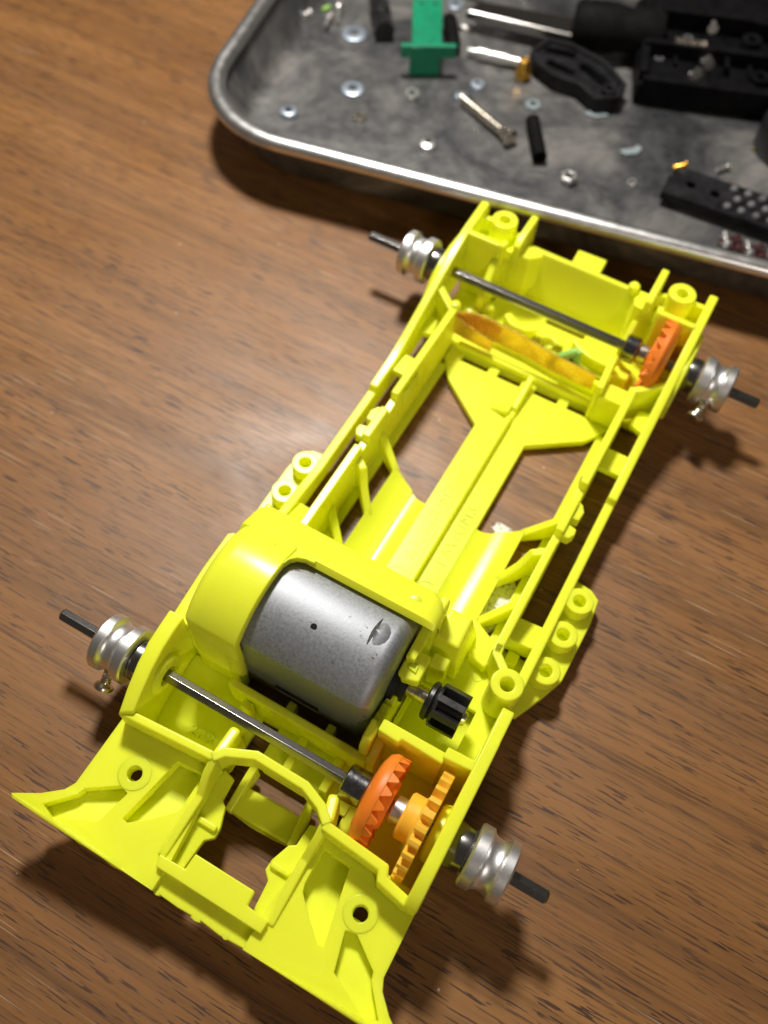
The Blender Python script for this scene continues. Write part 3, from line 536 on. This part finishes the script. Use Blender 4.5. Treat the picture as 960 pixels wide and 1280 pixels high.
def crown(bm, s, x, y, R_, n=20):
    """crown gear: domed back at x, teeth towards s"""
    lathe(bm, [(0.9, x), (R_ * 0.72, x + s * 0.05), (R_ * 0.92, x + s * 0.5), (R_, x + s * 1.2), (R_, x + s * 1.9), (R_ * 0.70, x + s * 1.9), (R_ * 0.62, x + s * 2.2), (R_ * 0.5, x + s * 3.2), (0.9, x + s * 3.3)], (0, y, 10), 'X', 60)
    for i in range(n):
        a = 2 * PI * i / n; w_ = PI / n * 0.86; V = []
        for r_, hh in ((R_ - 0.03, 1.25), (R_ * 0.66, 0.75)):
            for da, h in ((-w_, 0), (-w_ * 0.2, hh), (w_ * 0.2, hh), (w_, 0)):
                V.append(bm.verts.new((x + s * (1.85 + h), y + r_ * math.cos(a + da), 10 + r_ * math.sin(a + da))))
        new = [bm.faces.new(V[:4]), bm.faces.new(V[4:][::-1])] + [bm.faces.new((V[k], V[k + 1], V[5 + k], V[4 + k])) for k in range(3)] + [bm.faces.new((V[3], V[0], V[4], V[7]))]
        bmesh.ops.recalc_face_normals(bm, faces=new)
    return bm
def shaft(parent, y, ph):
    bm = NB(); lathe(bm, [(0.65, -37.1), (0.95, -36.8), (0.95, 34.6), (0.65, 34.9)], (0, y, 10), 'X', 6, phase=ph); obj('hex_shaft', bm, 'steel', parent, 0.06)
def ring_x(parent, name, mat, x0, x1, r_, y, ri=1.0):
    bm = NB(); lathe(bm, [(ri, x0), (r_ - 0.2, x0), (r_, x0 + 0.2), (r_, x1 - 0.2), (r_ - 0.2, x1), (ri, x1)], (0, y, 10), 'X', 40, closed=True); return obj(name, bm, mat, parent, 0)
RA = thing('wheel_axle', 'steel axle carrying orange crown gear and amber spur gear beside the motor', 'axle', (0, 0, 0))
shaft(RA, 0, 0.66); collar(RA, -1, 0, (0.05, -0.80, -0.60, 3.4)); collar(RA, 1, 0, None)
ring_x(RA, 'bearing_sleeve', 'bearing', 7.2, 10.3, 2.35, 0)
bm = NB(); crown(bm, 1, 10.4, 0, 6.0); obj('crown_gear', bm, 'orange', RA, 0.08)['label'] = 'orange crown gear with pointed face teeth'
ring_x(RA, 'spacer_ring', 'alu', 13.9, 15.6, 1.75, 0)
bm = NB(); gear_x(bm, gear_poly(24, 7.1, 5.9, 0.36, 0.72), 17.5, 19.0, 0, 10)
lathe(bm, [(1.0, 15.4), (2.7, 15.4), (3.0, 15.7), (3.0, 17.2), (3.4, 17.4), (3.4, 17.7), (1.0, 17.7)], (0, 0, 10), 'X', 40, closed=True)
obj('spur_gear', bm, 'amber', RA, 0.10)['label'] = 'amber spur gear with square teeth'
FA = thing('wheel_axle', 'steel axle with one orange crown gear across the chassis end near the tray', 'axle', (0, 84, 0))
shaft(FA, 84, 0.02); collar(FA, -1, 84, None); collar(FA, 1, 84, (-0.12, -0.80, -0.35, 3.6))
ring_x(FA, 'bearing_sleeve', 'bearing', 11.6, 14.0, 2.3, 84); ring_x(FA, 'spacer_ring', 'nickel', 14.1, 15.8, 1.75, 84)
bm = NB(); crown(bm, -1, 19.1, 84, 6.9); obj('crown_gear', bm, 'orange', FA, 0.08)['label'] = 'orange crown gear against the side wall'
# lift the empties' own base to the axle; parts were placed in world coordinates

# ------------------------------------------------------------------ copper contact and little green wire end
bm = NB()
def sheet(bm, pts, zlo, zhi, t=0.22):
    for i in range(len(pts)):
        pass
    wall(bm, pts, t, zlo, zhi)
sheet(bm, [(-16.3, 76.1), (-14.6, 77.4), (-12.8, 78.1), (-9.8, 78.3), (-7.0, 78.2), (-4.2, 78.1), (-1.2, 77.7), (1.8, 77.3), (5.8, 77.2), (9.9, 77.0)], [5.4, 4.8, 4.6, 4.6, 4.6, 4.6, 4.8, 4.8, 4.8, 5.0], [9.6, 9.5, 9.4, 9.3, 9.2, 9.1, 9.0, 8.9, 8.8, 8.7])
sheet(bm, [(-16.3, 76.1), (-14.0, 76.3), (-11.0, 76.4), (-8.4, 76.4)], [5.0, 4.4, 4.0, 3.8], [9.8, 8.0, 7.2, 6.6])
o = obj('contact_strip', bm, 'copper', None, 0.05); tag(o, 'thin creased golden copper strip standing across the yellow chassis behind an axle', 'contact strip')
bm = NB(); tube_between(bm, (2.6, 79.0, 6.6), (5.2, 80.6, 8.2), [(0.55, 0), (0.75, 0.2), (0.75, 0.8), (0.6, 1)], 14); tube_between(bm, (5.1, 80.5, 8.2), (5.9, 79.6, 4.8), [(0.7, 0), (0.75, 0.3), (0.7, 1)], 14)
o = obj('wire_stub', bm, 'leafgreen', None, 0); tag(o, 'bent light green stub of wire beside the copper strip', 'wire')
bm = NB(); prism(bm, [(3.0, 78.2), (5.2, 79.0), (4.8, 80.0), (3.2, 79.4)], 4.6, 6.4); obj('cut_end', bm, 'darkgreen', o, 0.2)

# ------------------------------------------------------------------ white speckled scraps under the chassis
def scrap(poly, label):
    bm = NB(); sub = []
    for i in range(len(poly)):
        p, q = Vector(poly[i]), Vector(poly[(i + 1) % len(poly)])
        for t in range(3): sub.append((p.lerp(q, t / 3).x + random.uniform(-.2, .2), p.lerp(q, t / 3).y + random.uniform(-.2, .2)))
    prism(bm, sub, 0.02, 0.16); o = obj('film_scrap', bm, 'scrap', None, 0); tag(o, label, 'scrap'); return o
scrap([(8.6, 37.5), (10.2, 39.6), (13.4, 40.6), (16.6, 38.0), (15.6, 34.0), (12.6, 28.8), (9.4, 28.6), (8.2, 32.0)], 'white film scrap with black speckles under the chassis rail struts')
scrap([(6.2, 47.4), (7.0, 48.7), (9.2, 48.6), (9.8, 47.4), (8.0, 46.4)], 'tiny white film scrap peeping out beside the chassis spine')

# ------------------------------------------------------------------ the metal tray
TA = math.radians(11.2); TU = Vector((math.cos(TA), math.sin(TA))); TV = Vector((-math.sin(TA), math.cos(TA))); TW, TH, TR = 200.0, 150.0, 21.0
TO = TU * -64.2 + TV * 103.35
def tloop(d, z, n=14):
    pts = []; r_ = TR - min(d * 0.75, 13.0)
    for cx, cy, a0 in ((TW - d - r_, d + r_, -PI / 2), (TW - d - r_, TH - d - r_, 0), (d + r_, TH - d - r_, PI / 2), (d + r_, d + r_, PI)):
        for i in range(n + 1):
            a = a0 + PI / 2 * i / n; u, v = cx + r_ * math.cos(a), cy + r_ * math.sin(a); p = TO + TU * u + TV * v; pts.append((p.x, p.y, z))
    return pts
def tloft(rings, cap0, cap1):
    bm = NB(); V = [[bm.verts.new(p) for p in lp] for lp in rings]; n_ = len(V[0])
    for A, B in zip(V, V[1:]):
        for i in range(n_): bm.faces.new((A[i], A[(i + 1) % n_], B[(i + 1) % n_], B[i]))
    if cap0: bm.faces.new(V[0])
    if cap1: bm.faces.new(V[-1])
    bmesh.ops.recalc_face_normals(bm, faces=bm.faces[:]); return bm
TR_ = thing('metal_tray', 'shallow dull metal tray with rolled rim holding screws and washers', 'tray', (TO.x + TU.x * 90 + TV.x * 70, TO.y + TU.y * 90 + TV.y * 70, 0))
ins = [(14.0, 1.15), (9.0, 1.2), (7.2, 1.5), (6.0, 2.3), (5.2, 3.6), (2.0, 11.6)]; outs = [(1.4, 11.4), (4.5, 3.4), (5.4, 1.8), (6.6, 0.8), (8.4, 0.35), (14.0, 0.3)]
obj('tray_basin', tloft([tloop(*p) for p in ins + outs], True, True), 'tray', TR_, 0)
obj('rolled_rim', tloft([tloop(1.5 + 1.7 * math.cos(a), 11.5 + 1.45 * math.sin(a)) for a in [2 * PI * i / 12 for i in range(13)]], False, False), 'rim', TR_, 0)
FZ = 1.2                                    # tray floor

def washer(x, y, ro, ri, h, mat, label, dome=0.0, tilt=0.0):
    bm = NB(); lathe(bm, [(ro, 0.0), (ro, h * 0.5), (ro * 0.85, h + dome * 0.4), (ri * 1.25, h + dome), (ri, h + dome), (ri, 0.0)], (0, 0, 0), 'Z', 36, closed=True)
    o = obj('washer', bm, mat, None, 0); o.location = Vector((x, y, FZ + 0.04)) * S; tag(o, label, 'washer', 'loose washers in the tray'); return o
washer(-73.8, 114.6, 1.95, 0.9, 0.7, 'blue_zinc', 'small thick bluish washer in the tray corner near the bare table edge', 0.25)
washer(-66.6, 129.0, 2.5, 1.1, 0.35, 'blue_zinc', 'thin grey blue washer lying between tray corner and green plastic part')
washer(-76.3, 146.3, 2.9, 1.2, 0.35, 'blue_zinc', 'widest flat blue grey washer beside the pale screws')
washer(-44.2, 121.3, 2.1, 0.8, 0.6, 'silver', 'bright domed silver washer near the rolled rim', 0.6)
washer(-54.5, 133.5, 1.8, 0.8, 1.1, 'silver', 'chunky silver spacer ring in the shadow of the green part')
washer(-45.3, 139.1, 1.6, 0.6, 0.5, 'blue_zinc', 'small bluish washer touching the end of the long screw', 0.2)
washer(-44.2, 144.7, 1.7, 0.6, 0.5, 'blue_zinc', 'small bluish washer between long screw and pale pin', 0.2)
washer(-55.9, 162.6, 2.0, 0.6, 0.6, 'silver', 'domed silver washer by the screwdriver blade tip', 0.6)
washer(-61.9, 169.2, 2.2, 0.8, 0.6, 'blue_zinc', 'bluish washer lying just behind the screwdriver blade')
bm = NB(); lathe(bm, [(1.85, 0), (1.95, 0.3), (1.95, 1.2), (1.7, 1.5), (0.85, 1.5), (0.85, 0)], (0, 0, 0), 'Z', 6, closed=True); o = obj('hex_nut', bm, 'silver', None, 0.15); o.location = Vector((-15.0, 127.2, FZ + 0.04)) * S
tag(o, 'single silver hex nut near the rolled rim', 'nut')
bm = NB(); prism(bm, [(-9.2, 141.0), (-7.6, 140.6), (-5.6, 142.2), (-5.4, 144.4), (-6.6, 144.8), (-7.2, 143.2), (-8.8, 142.0)], FZ + 0.05, FZ + 0.5); tag(obj('plastic_chip', bm, 'clear', None, 0.1), 'pale milky crescent chip on the tray floor', 'chip')
bm = NB(); prism(bm, [(-20.6, 148.2), (-17.6, 148.6), (-15.4, 150.6), (-16.6, 151.2), (-19.6, 150.0)], FZ + 0.05, FZ + 0.4); tag(obj('plastic_chip', bm, 'clear', None, 0.1), 'pale elongated chip beside the black latticed part', 'chip')
bm = NB(); prism(bm, [(14.6, 156.6), (16.4, 158.8), (16.8, 160.6), (15.2, 159.6)], FZ + 0.05, FZ + 0.5); tag(obj('plastic_chip', bm, 'amberchip', None, 0.1), 'small yellow plastic chip by the round black cap', 'chip')
def screw(a, b2, label, r_=0.75, hr=1.6, mat='nickel'):
    bm = NB(); L_ = (Vector(b2) - Vector(a)).length; pr = []; t = 0.0; k = 0
    while t < 0.82:
        pr.append((r_ * (1.0 if k % 2 == 0 else 0.84), t)); t += 0.45 / L_; k += 1
    pr += [(r_, 0.84), (hr * 0.8, 0.93), (hr, 0.97), (hr, 1.0)]
    tube_between(bm, a, b2, pr, 18); o = obj('screw', bm, mat, None, 0); tag(o, label, 'screw', 'loose screws in the tray'); return o
screw((-44.6, 137.6, 2.3), (-29.6, 130.5, 2.95), 'long steel screw with countersunk head on the tray floor', 1.0, 1.7)
screw((-91.0, 146.4, 2.2), (-88.6, 142.6, 2.6), 'short bright screw by the tray side wall, leaning over another', 0.7, 1.3, 'silver')
screw((-91.2, 142.0, 2.0), (-87.6, 145.8, 2.4), 'short bright screw crossing under its neighbour by the tray side', 0.7, 1.2, 'silver')
screw((-82.4, 143.6, 2.1), (-83.4, 147.4, 2.5), 'short silver screw near the widest washer', 0.7, 1.3, 'silver')
screw((-81.0, 147.0, 2.1), (-83.6, 151.8, 2.5), 'longer silver screw behind the widest washer', 0.7, 1.3, 'silver')
screw((2.4, 141.4, 2.1), (4.6, 142.4, 3.0), 'tiny brass coloured screw beside the drilled black plate', 0.7, 1.2, 'gold')
bm = NB(); tube_between(bm, (-28.4, 138.6, 2.75), (-22.2, 128.6, 2.75), [(1.5, 0), (1.5, 1.0), (0.95, 1.0), (0.95, 0.6)], 24); tag(obj('rubber_tube', bm, 'blackmatt', None, 0), 'short black rubber tube lying by the long screw', 'tube')
bm = NB(); tube_between(bm, (-51.0, 153.2, 2.4), (-38.8, 155.0, 2.9), [(0.6, 0), (0.75, 0.08), (0.75, 0.18), (1.3, 0.2), (1.35, 0.36), (1.1, 0.42), (1.25, 0.5), (1.25, 0.7), (1.0, 0.8), (0.95, 1)], 20)
tag(obj('white_pin', bm, 'silver', None, 0), 'stepped bright metal pin pointing at the gold nut', 'pin')
bm = NB(); lathe(bm, [(1.7, 0), (1.9, 0.3), (1.9, 2.2), (1.5, 2.6), (1.3, 4.0), (1.0, 4.4), (0.6, 4.4), (0.6, 2.4)], (-37.0, 152.6, FZ + 0.05), 'Z', 6); tag(obj('gold_nut', bm, 'gold', None, 0.15), 'gold anodised nut standing upright at the end of the pin', 'nut')
# green plastic part: a T-shaped bracket with a bar lying on a cross flange
GP = thing('green_bracket', 'green plastic T-shaped bracket with a wide cross flange', 'bracket', (-56, 142, FZ))
bm = NB(); prism(bm, [(-66.6, 155.4), (-60.9, 159.2), (-52.9, 143.0), (-58.2, 139.4)], 6.2, 8.0); obj('bar', bm, 'green', GP, 0.25)
bm = NB(); wall(bm, [(-60.6, 138.9), (-50.4, 145.2)], 1.3, 5.4, 8.2); obj('cross_flange', bm, 'green', GP, 0.25)
bm = NB(); prism(bm, [(-58.6, 139.6), (-52.9, 143.2), (-53.6, 144.8), (-59.4, 141.2)], FZ + 0.05, 6.4); obj('foot', bm, 'green', GP, 0.25)
for x, y in ((-63.9, 154.6), (-61.4, 156.2)):
    bm = NB(); lathe(bm, [(0.4, 7.9), (0.4, 8.06), (0.1, 8.06)], (x, y, 0), n=14); obj('bar_hole', bm, 'darkhole', GP, 0)
# screwdriver
SD = thing('screwdriver', 'screwdriver with flat steel blade and black handle across the tray', 'screwdriver', (-40, 168, FZ))
bm = NB(); pts = [(-55.8, 161.0), (-55.0, 166.6), (-31.0, 173.4), (-29.4, 166.2)]; prism(bm, pts, 3.6, 6.0); obj('blade', bm, 'steel', SD, 0.7, 3)
bm = NB(); tube_between(bm, (-33.0, 169.0, 6.6), (-14.0, 175.0, 7.4), [(4.2, 0), (5.0, 0.05), (5.2, 0.2), (5.2, 0.45), (4.4, 0.6), (5.2, 0.8), (4.2, 1)], 10); obj('handle', bm, 'blackmatt', SD, 0.5)
# black latticed plastic part
BP = thing('lattice_part', 'black plastic part with long oval slots beside the gold nut', 'plastic part', (-27, 157, FZ))
base = [(-37.4, 157.8), (-36.0, 163.6), (-31.0, 164.6), (-22.0, 162.6), (-15.6, 157.6), (-15.4, 153.0), (-19.0, 150.0), (-24.0, 152.8), (-30.0, 152.6), (-35.0, 154.6)]
def slot(x0, y0, x1, y1, r_):
    a = math.atan2(y1 - y0, x1 - x0); n_ = 8
    return [(x0 + r_ * math.cos(a + PI / 2 + PI * i / n_), y0 + r_ * math.sin(a + PI / 2 + PI * i / n_)) for i in range(n_ + 1)] + [(x1 + r_ * math.cos(a - PI / 2 + PI * i / n_), y1 + r_ * math.sin(a - PI / 2 + PI * i / n_)) for i in range(n_ + 1)]
bm = NB(); prism(bm, base, 2.4, 4.2, holes=[slot(-34.4, 160.8, -29.6, 161.8, 1.3), slot(-25.4, 159.4, -19.4, 156.6, 1.4), slot(-32.4, 156.6, -27.4, 156.0, 1.2)]); obj('plate', bm, 'blackgrey', BP, 0.25)
bm = NB(); wall(bm, base + [base[0]], 1.1, FZ + 0.05, 5.0); obj('edge_wall', bm, 'blackgrey', BP, 0.25)
bm = NB(); lathe(bm, [(1.6, FZ + 0.05), (1.6, 5.6), (0.8, 5.6), (0.8, 3.0)], (-17.6, 153.6, 0), n=24, closed=True); obj('boss', bm, 'blackgrey', BP, 0.2)
# drilled black plate and the studded chain lying against it
DP = thing('drilled_plate', 'black plate with two round holes and rows of small studs', 'plate', (15, 134, FZ))
ax = Vector((20.6, 1.2)).normalized(); ay = Vector((-ax.y, ax.x)); o0 = Vector((4.2, 130.6))
def dpt(u, v): p = o0 + ax * u + ay * v; return (p.x, p.y)
bm = NB(); prism(bm, [dpt(-1.2, 0), dpt(40, 0), dpt(40, 9), dpt(2.0, 9), dpt(-1.2, 5)], 2.6, 4.4, holes=[circle(*dpt(3.6, 4.6), 1.05, 18), circle(*dpt(8.6, 4.4), 1.05, 18)]); obj('plate', bm, 'blackgrey', DP, 0.3)
bm = NB(); prism(bm, [dpt(0.6, 0.8), dpt(39, 0.8), dpt(39, 7.6), dpt(2.4, 7.6)], FZ + 0.05, 2.7); obj('underside', bm, 'black', DP, 0.3)
for i in range(9):
    for j in range(3):
        u, v = 11.6 + i * 2.9 + (j % 2) * 1.3, 1.6 + j * 2.7
        p = dpt(u, v); bm = NB(); lathe(bm, [(0.75, 4.3), (0.75, 5.0), (0.5, 5.3), (0.1, 5.3)], (p[0], p[1], 0), n=10); obj('stud', bm, 'studgrey', DP, 0)
CHN = thing('bead_chain', 'dark red and black beaded strip along the rolled rim', 'chain', (22, 126.5, FZ))
for j in range(2):
    for i in range(6):
        p = dpt(13.6 + i * 2.3 + j * 0.9, -3.0 - j * 2.2 - i * 0.12); bm = NB(); lathe(bm, [(0.1, FZ + 0.05), (0.9, FZ + 0.4), (1.05, 2.0), (0.7, 2.7), (0.1, 2.85)], (p[0], p[1], 0), n=14); obj('bead', bm, 'silver' if i % 2 == 0 else 'red', CHN, 0)
bm = NB(); wall(bm, [dpt(12.8, -3.8), dpt(27, -4.6)], 3.4, FZ + 0.04, 1.6); obj('strip', bm, 'red', CHN, 0.1)
# black chassis lying in the far part of the tray
BC = thing('black_toy_chassis', 'large black plastic toy chassis heaped at the dark end of the tray', 'chassis', (5, 188, FZ))
bm = NB(); prism(bm, [(-24, 186), (-12.8, 157.5), (2.0, 163.0), (16.0, 168.5), (46, 172), (50, 222), (-18, 216)], FZ + 0.05, 6.2, holes=[[(20, 182), (38, 184), (40, 206), (18, 202)]]); obj('floor', bm, 'sootblack', BC, 0.3)
for pts, z in (([(-12.4, 158.6), (2.0, 163.8), (16.0, 169.2), (46, 173)], 7.5), ([(-16, 168), (0, 174), (16, 180)], 9.5), ([(-20, 178), (0, 186), (30, 192)], 10.5), ([(-22, 188), (-12.6, 159)], 8.5), ([(14, 170), (8, 196)], 9.0), ([(2, 164.6), (-3, 176)], 7.0)):
    bm = NB(); wall(bm, pts, 1.8, 3.0, z); obj('wall', bm, 'sootblack', BC, 0.3)
for x, y, z in ((-8.5, 164.0, 6.0), (9.5, 172.5, 7.5), (-14.0, 174.0, 7.0), (4.0, 181, 9.5)):
    bm = NB(); lathe(bm, [(2.2, 3.0), (2.2, z), (0.9, z), (0.9, 3.0)], (x, y, 0), n=24, closed=True); obj('screw_boss', bm, 'sootblack', BC, 0.2)
bm = NB(); prism(bm, [(6.5, 166.6), (13.5, 169.0), (12.8, 172.6), (5.6, 170.2)], 4.0, 5.2); obj('pale_patch', bm, 'blackgrey', BC, 0.2)
screw((-2.6, 173.4, 7.4), (-2.0, 169.4, 7.8), 'silver screw fixed upright in the big black chassis', 0.8, 1.5, 'silver')
screw((-4.8, 178.2, 11.4), (-4.2, 175.6, 11.6), 'small silver screw lying on the big black chassis ridge', 0.6, 1.1, 'silver')
screw((-4.0, 166.4, 6.2), (-2.6, 165.8, 7.0), 'dull silver screw head at the foot of the black chassis wall', 0.8, 1.7, 'silver')
bm = NB(); wall(bm, [(-10.4, 170.8), (-4.0, 173.0)], 1.6, 8.6, 9.9); tag(obj('brass_strip', bm, 'nickel', None, 0.1), 'dull brass coloured strip resting on the black chassis', 'strip')
# small black bits beside the green bracket
bm = NB(); tube_between(bm, (-76.8, 158.0, 3.6), (-69.0, 147.4, 3.6), [(1.9, 0), (2.3, 0.1), (2.3, 0.55), (1.7, 0.6), (2.2, 0.66), (2.2, 1.0)], 20); tag(obj('black_bushing', bm, 'black', None, 0), 'black stepped plastic bushing beside the green bracket bar', 'bushing')
bm = NB(); tube_between(bm, (-59.4, 160.6, 3.0), (-53.6, 151.4, 3.0), [(1.6, 0), (1.7, 0.1), (1.7, 0.9), (1.3, 1)], 20); tag(obj('rubber_tube', bm, 'blackmatt', None, 0), 'stubby black rubber tube between green bracket and screwdriver blade', 'tube')
bm = NB(); lathe(bm, [(7.4, 0), (7.6, 0.6), (7.6, 6.0), (7.0, 7.0), (6.2, 7.2), (5.8, 6.4), (0.1, 6.2)], (21.5, 161.0, FZ + 0.05), 'Z', 48); tag(obj('round_cap', bm, 'black', None, 0), 'round glossy black cap beside the yellow chip', 'cap')
bm = NB(); tube_between(bm, (-86.6, 149.4, 1.75), (-85.8, 151.4, 1.85), [(0.4, 0), (0.5, 0.3), (0.45, 1)], 12); tag(obj('green_bead', bm, 'leafgreen', None, 0), 'tiny light green bead lying among the short screws', 'bead')

washer(-60.5, 121.5, 1.5, 0.7, 0.4, 'nickel', 'small brownish washer lying alone between the rim and the chunky spacer')
washer(-3.5, 133.6, 1.1, 0.5, 0.4, 'silver', 'tiny silver washer near the drilled black plate')
washer(-31.0, 145.2, 1.7, 0.8, 0.5, 'clear', 'dull milky plastic washer beside the upright gold nut')
screw((10.4, 146.0, 1.9), (12.2, 148.2, 2.2), 'tiny silver screw on the bare floor before the black cap', 0.5, 0.9, 'silver')
screw((12.8, 141.6, 1.9), (14.6, 142.2, 2.3), 'small brass screw right behind the drilled plate', 0.6, 1.0, 'gold')
screw((-62.0, 173.0, 5.2), (-46.0, 174.2, 6.0), 'long bright screw lying behind the screwdriver blade', 0.9, 1.6, 'silver')
for i in range(9):
    x = -8 + i * 5.2; y = 166.4 + i * 1.5
    bm = NB(); wall(bm, [(x, y + 0.6), (x - 2.2, y + 6.5)], 0.9, 6.0, 7.2 + (i % 3) * 0.6); obj('rib', bm, 'sootblack', BC, 0.2)
for x, y, r_ in ((-17.0, 181.0, 1.3), (-9.0, 178.6, 1.0), (1.5, 190, 1.4), (12, 176.5, 1.1), (-12, 168.0, 0.9)):
    bm = NB(); lathe(bm, [(r_, 6.1), (r_, 6.5), (r_ * 0.6, 6.5), (r_ * 0.6, 6.1)], (x, y, 0), n=20, closed=True); obj('eyelet', bm, 'studgrey', BC, 0)

for x, y, z, r_ in ((-9.5, 70.4, 1.9, 1.0), (9.2, 70.2, 1.9, 1.0), (-2.6, 60.5, 1.9, 0.9), (15.4, 22.6, 4.0, 0.8)):
    bm = NB(); lathe(bm, [(r_, z - 0.1), (r_, z + 0.05), (r_ - 0.12, z + 0.05), (r_ - 0.12, z - 0.1)], (x, y, 0), n=28, closed=True); part('ejector_mark', bm, 0)
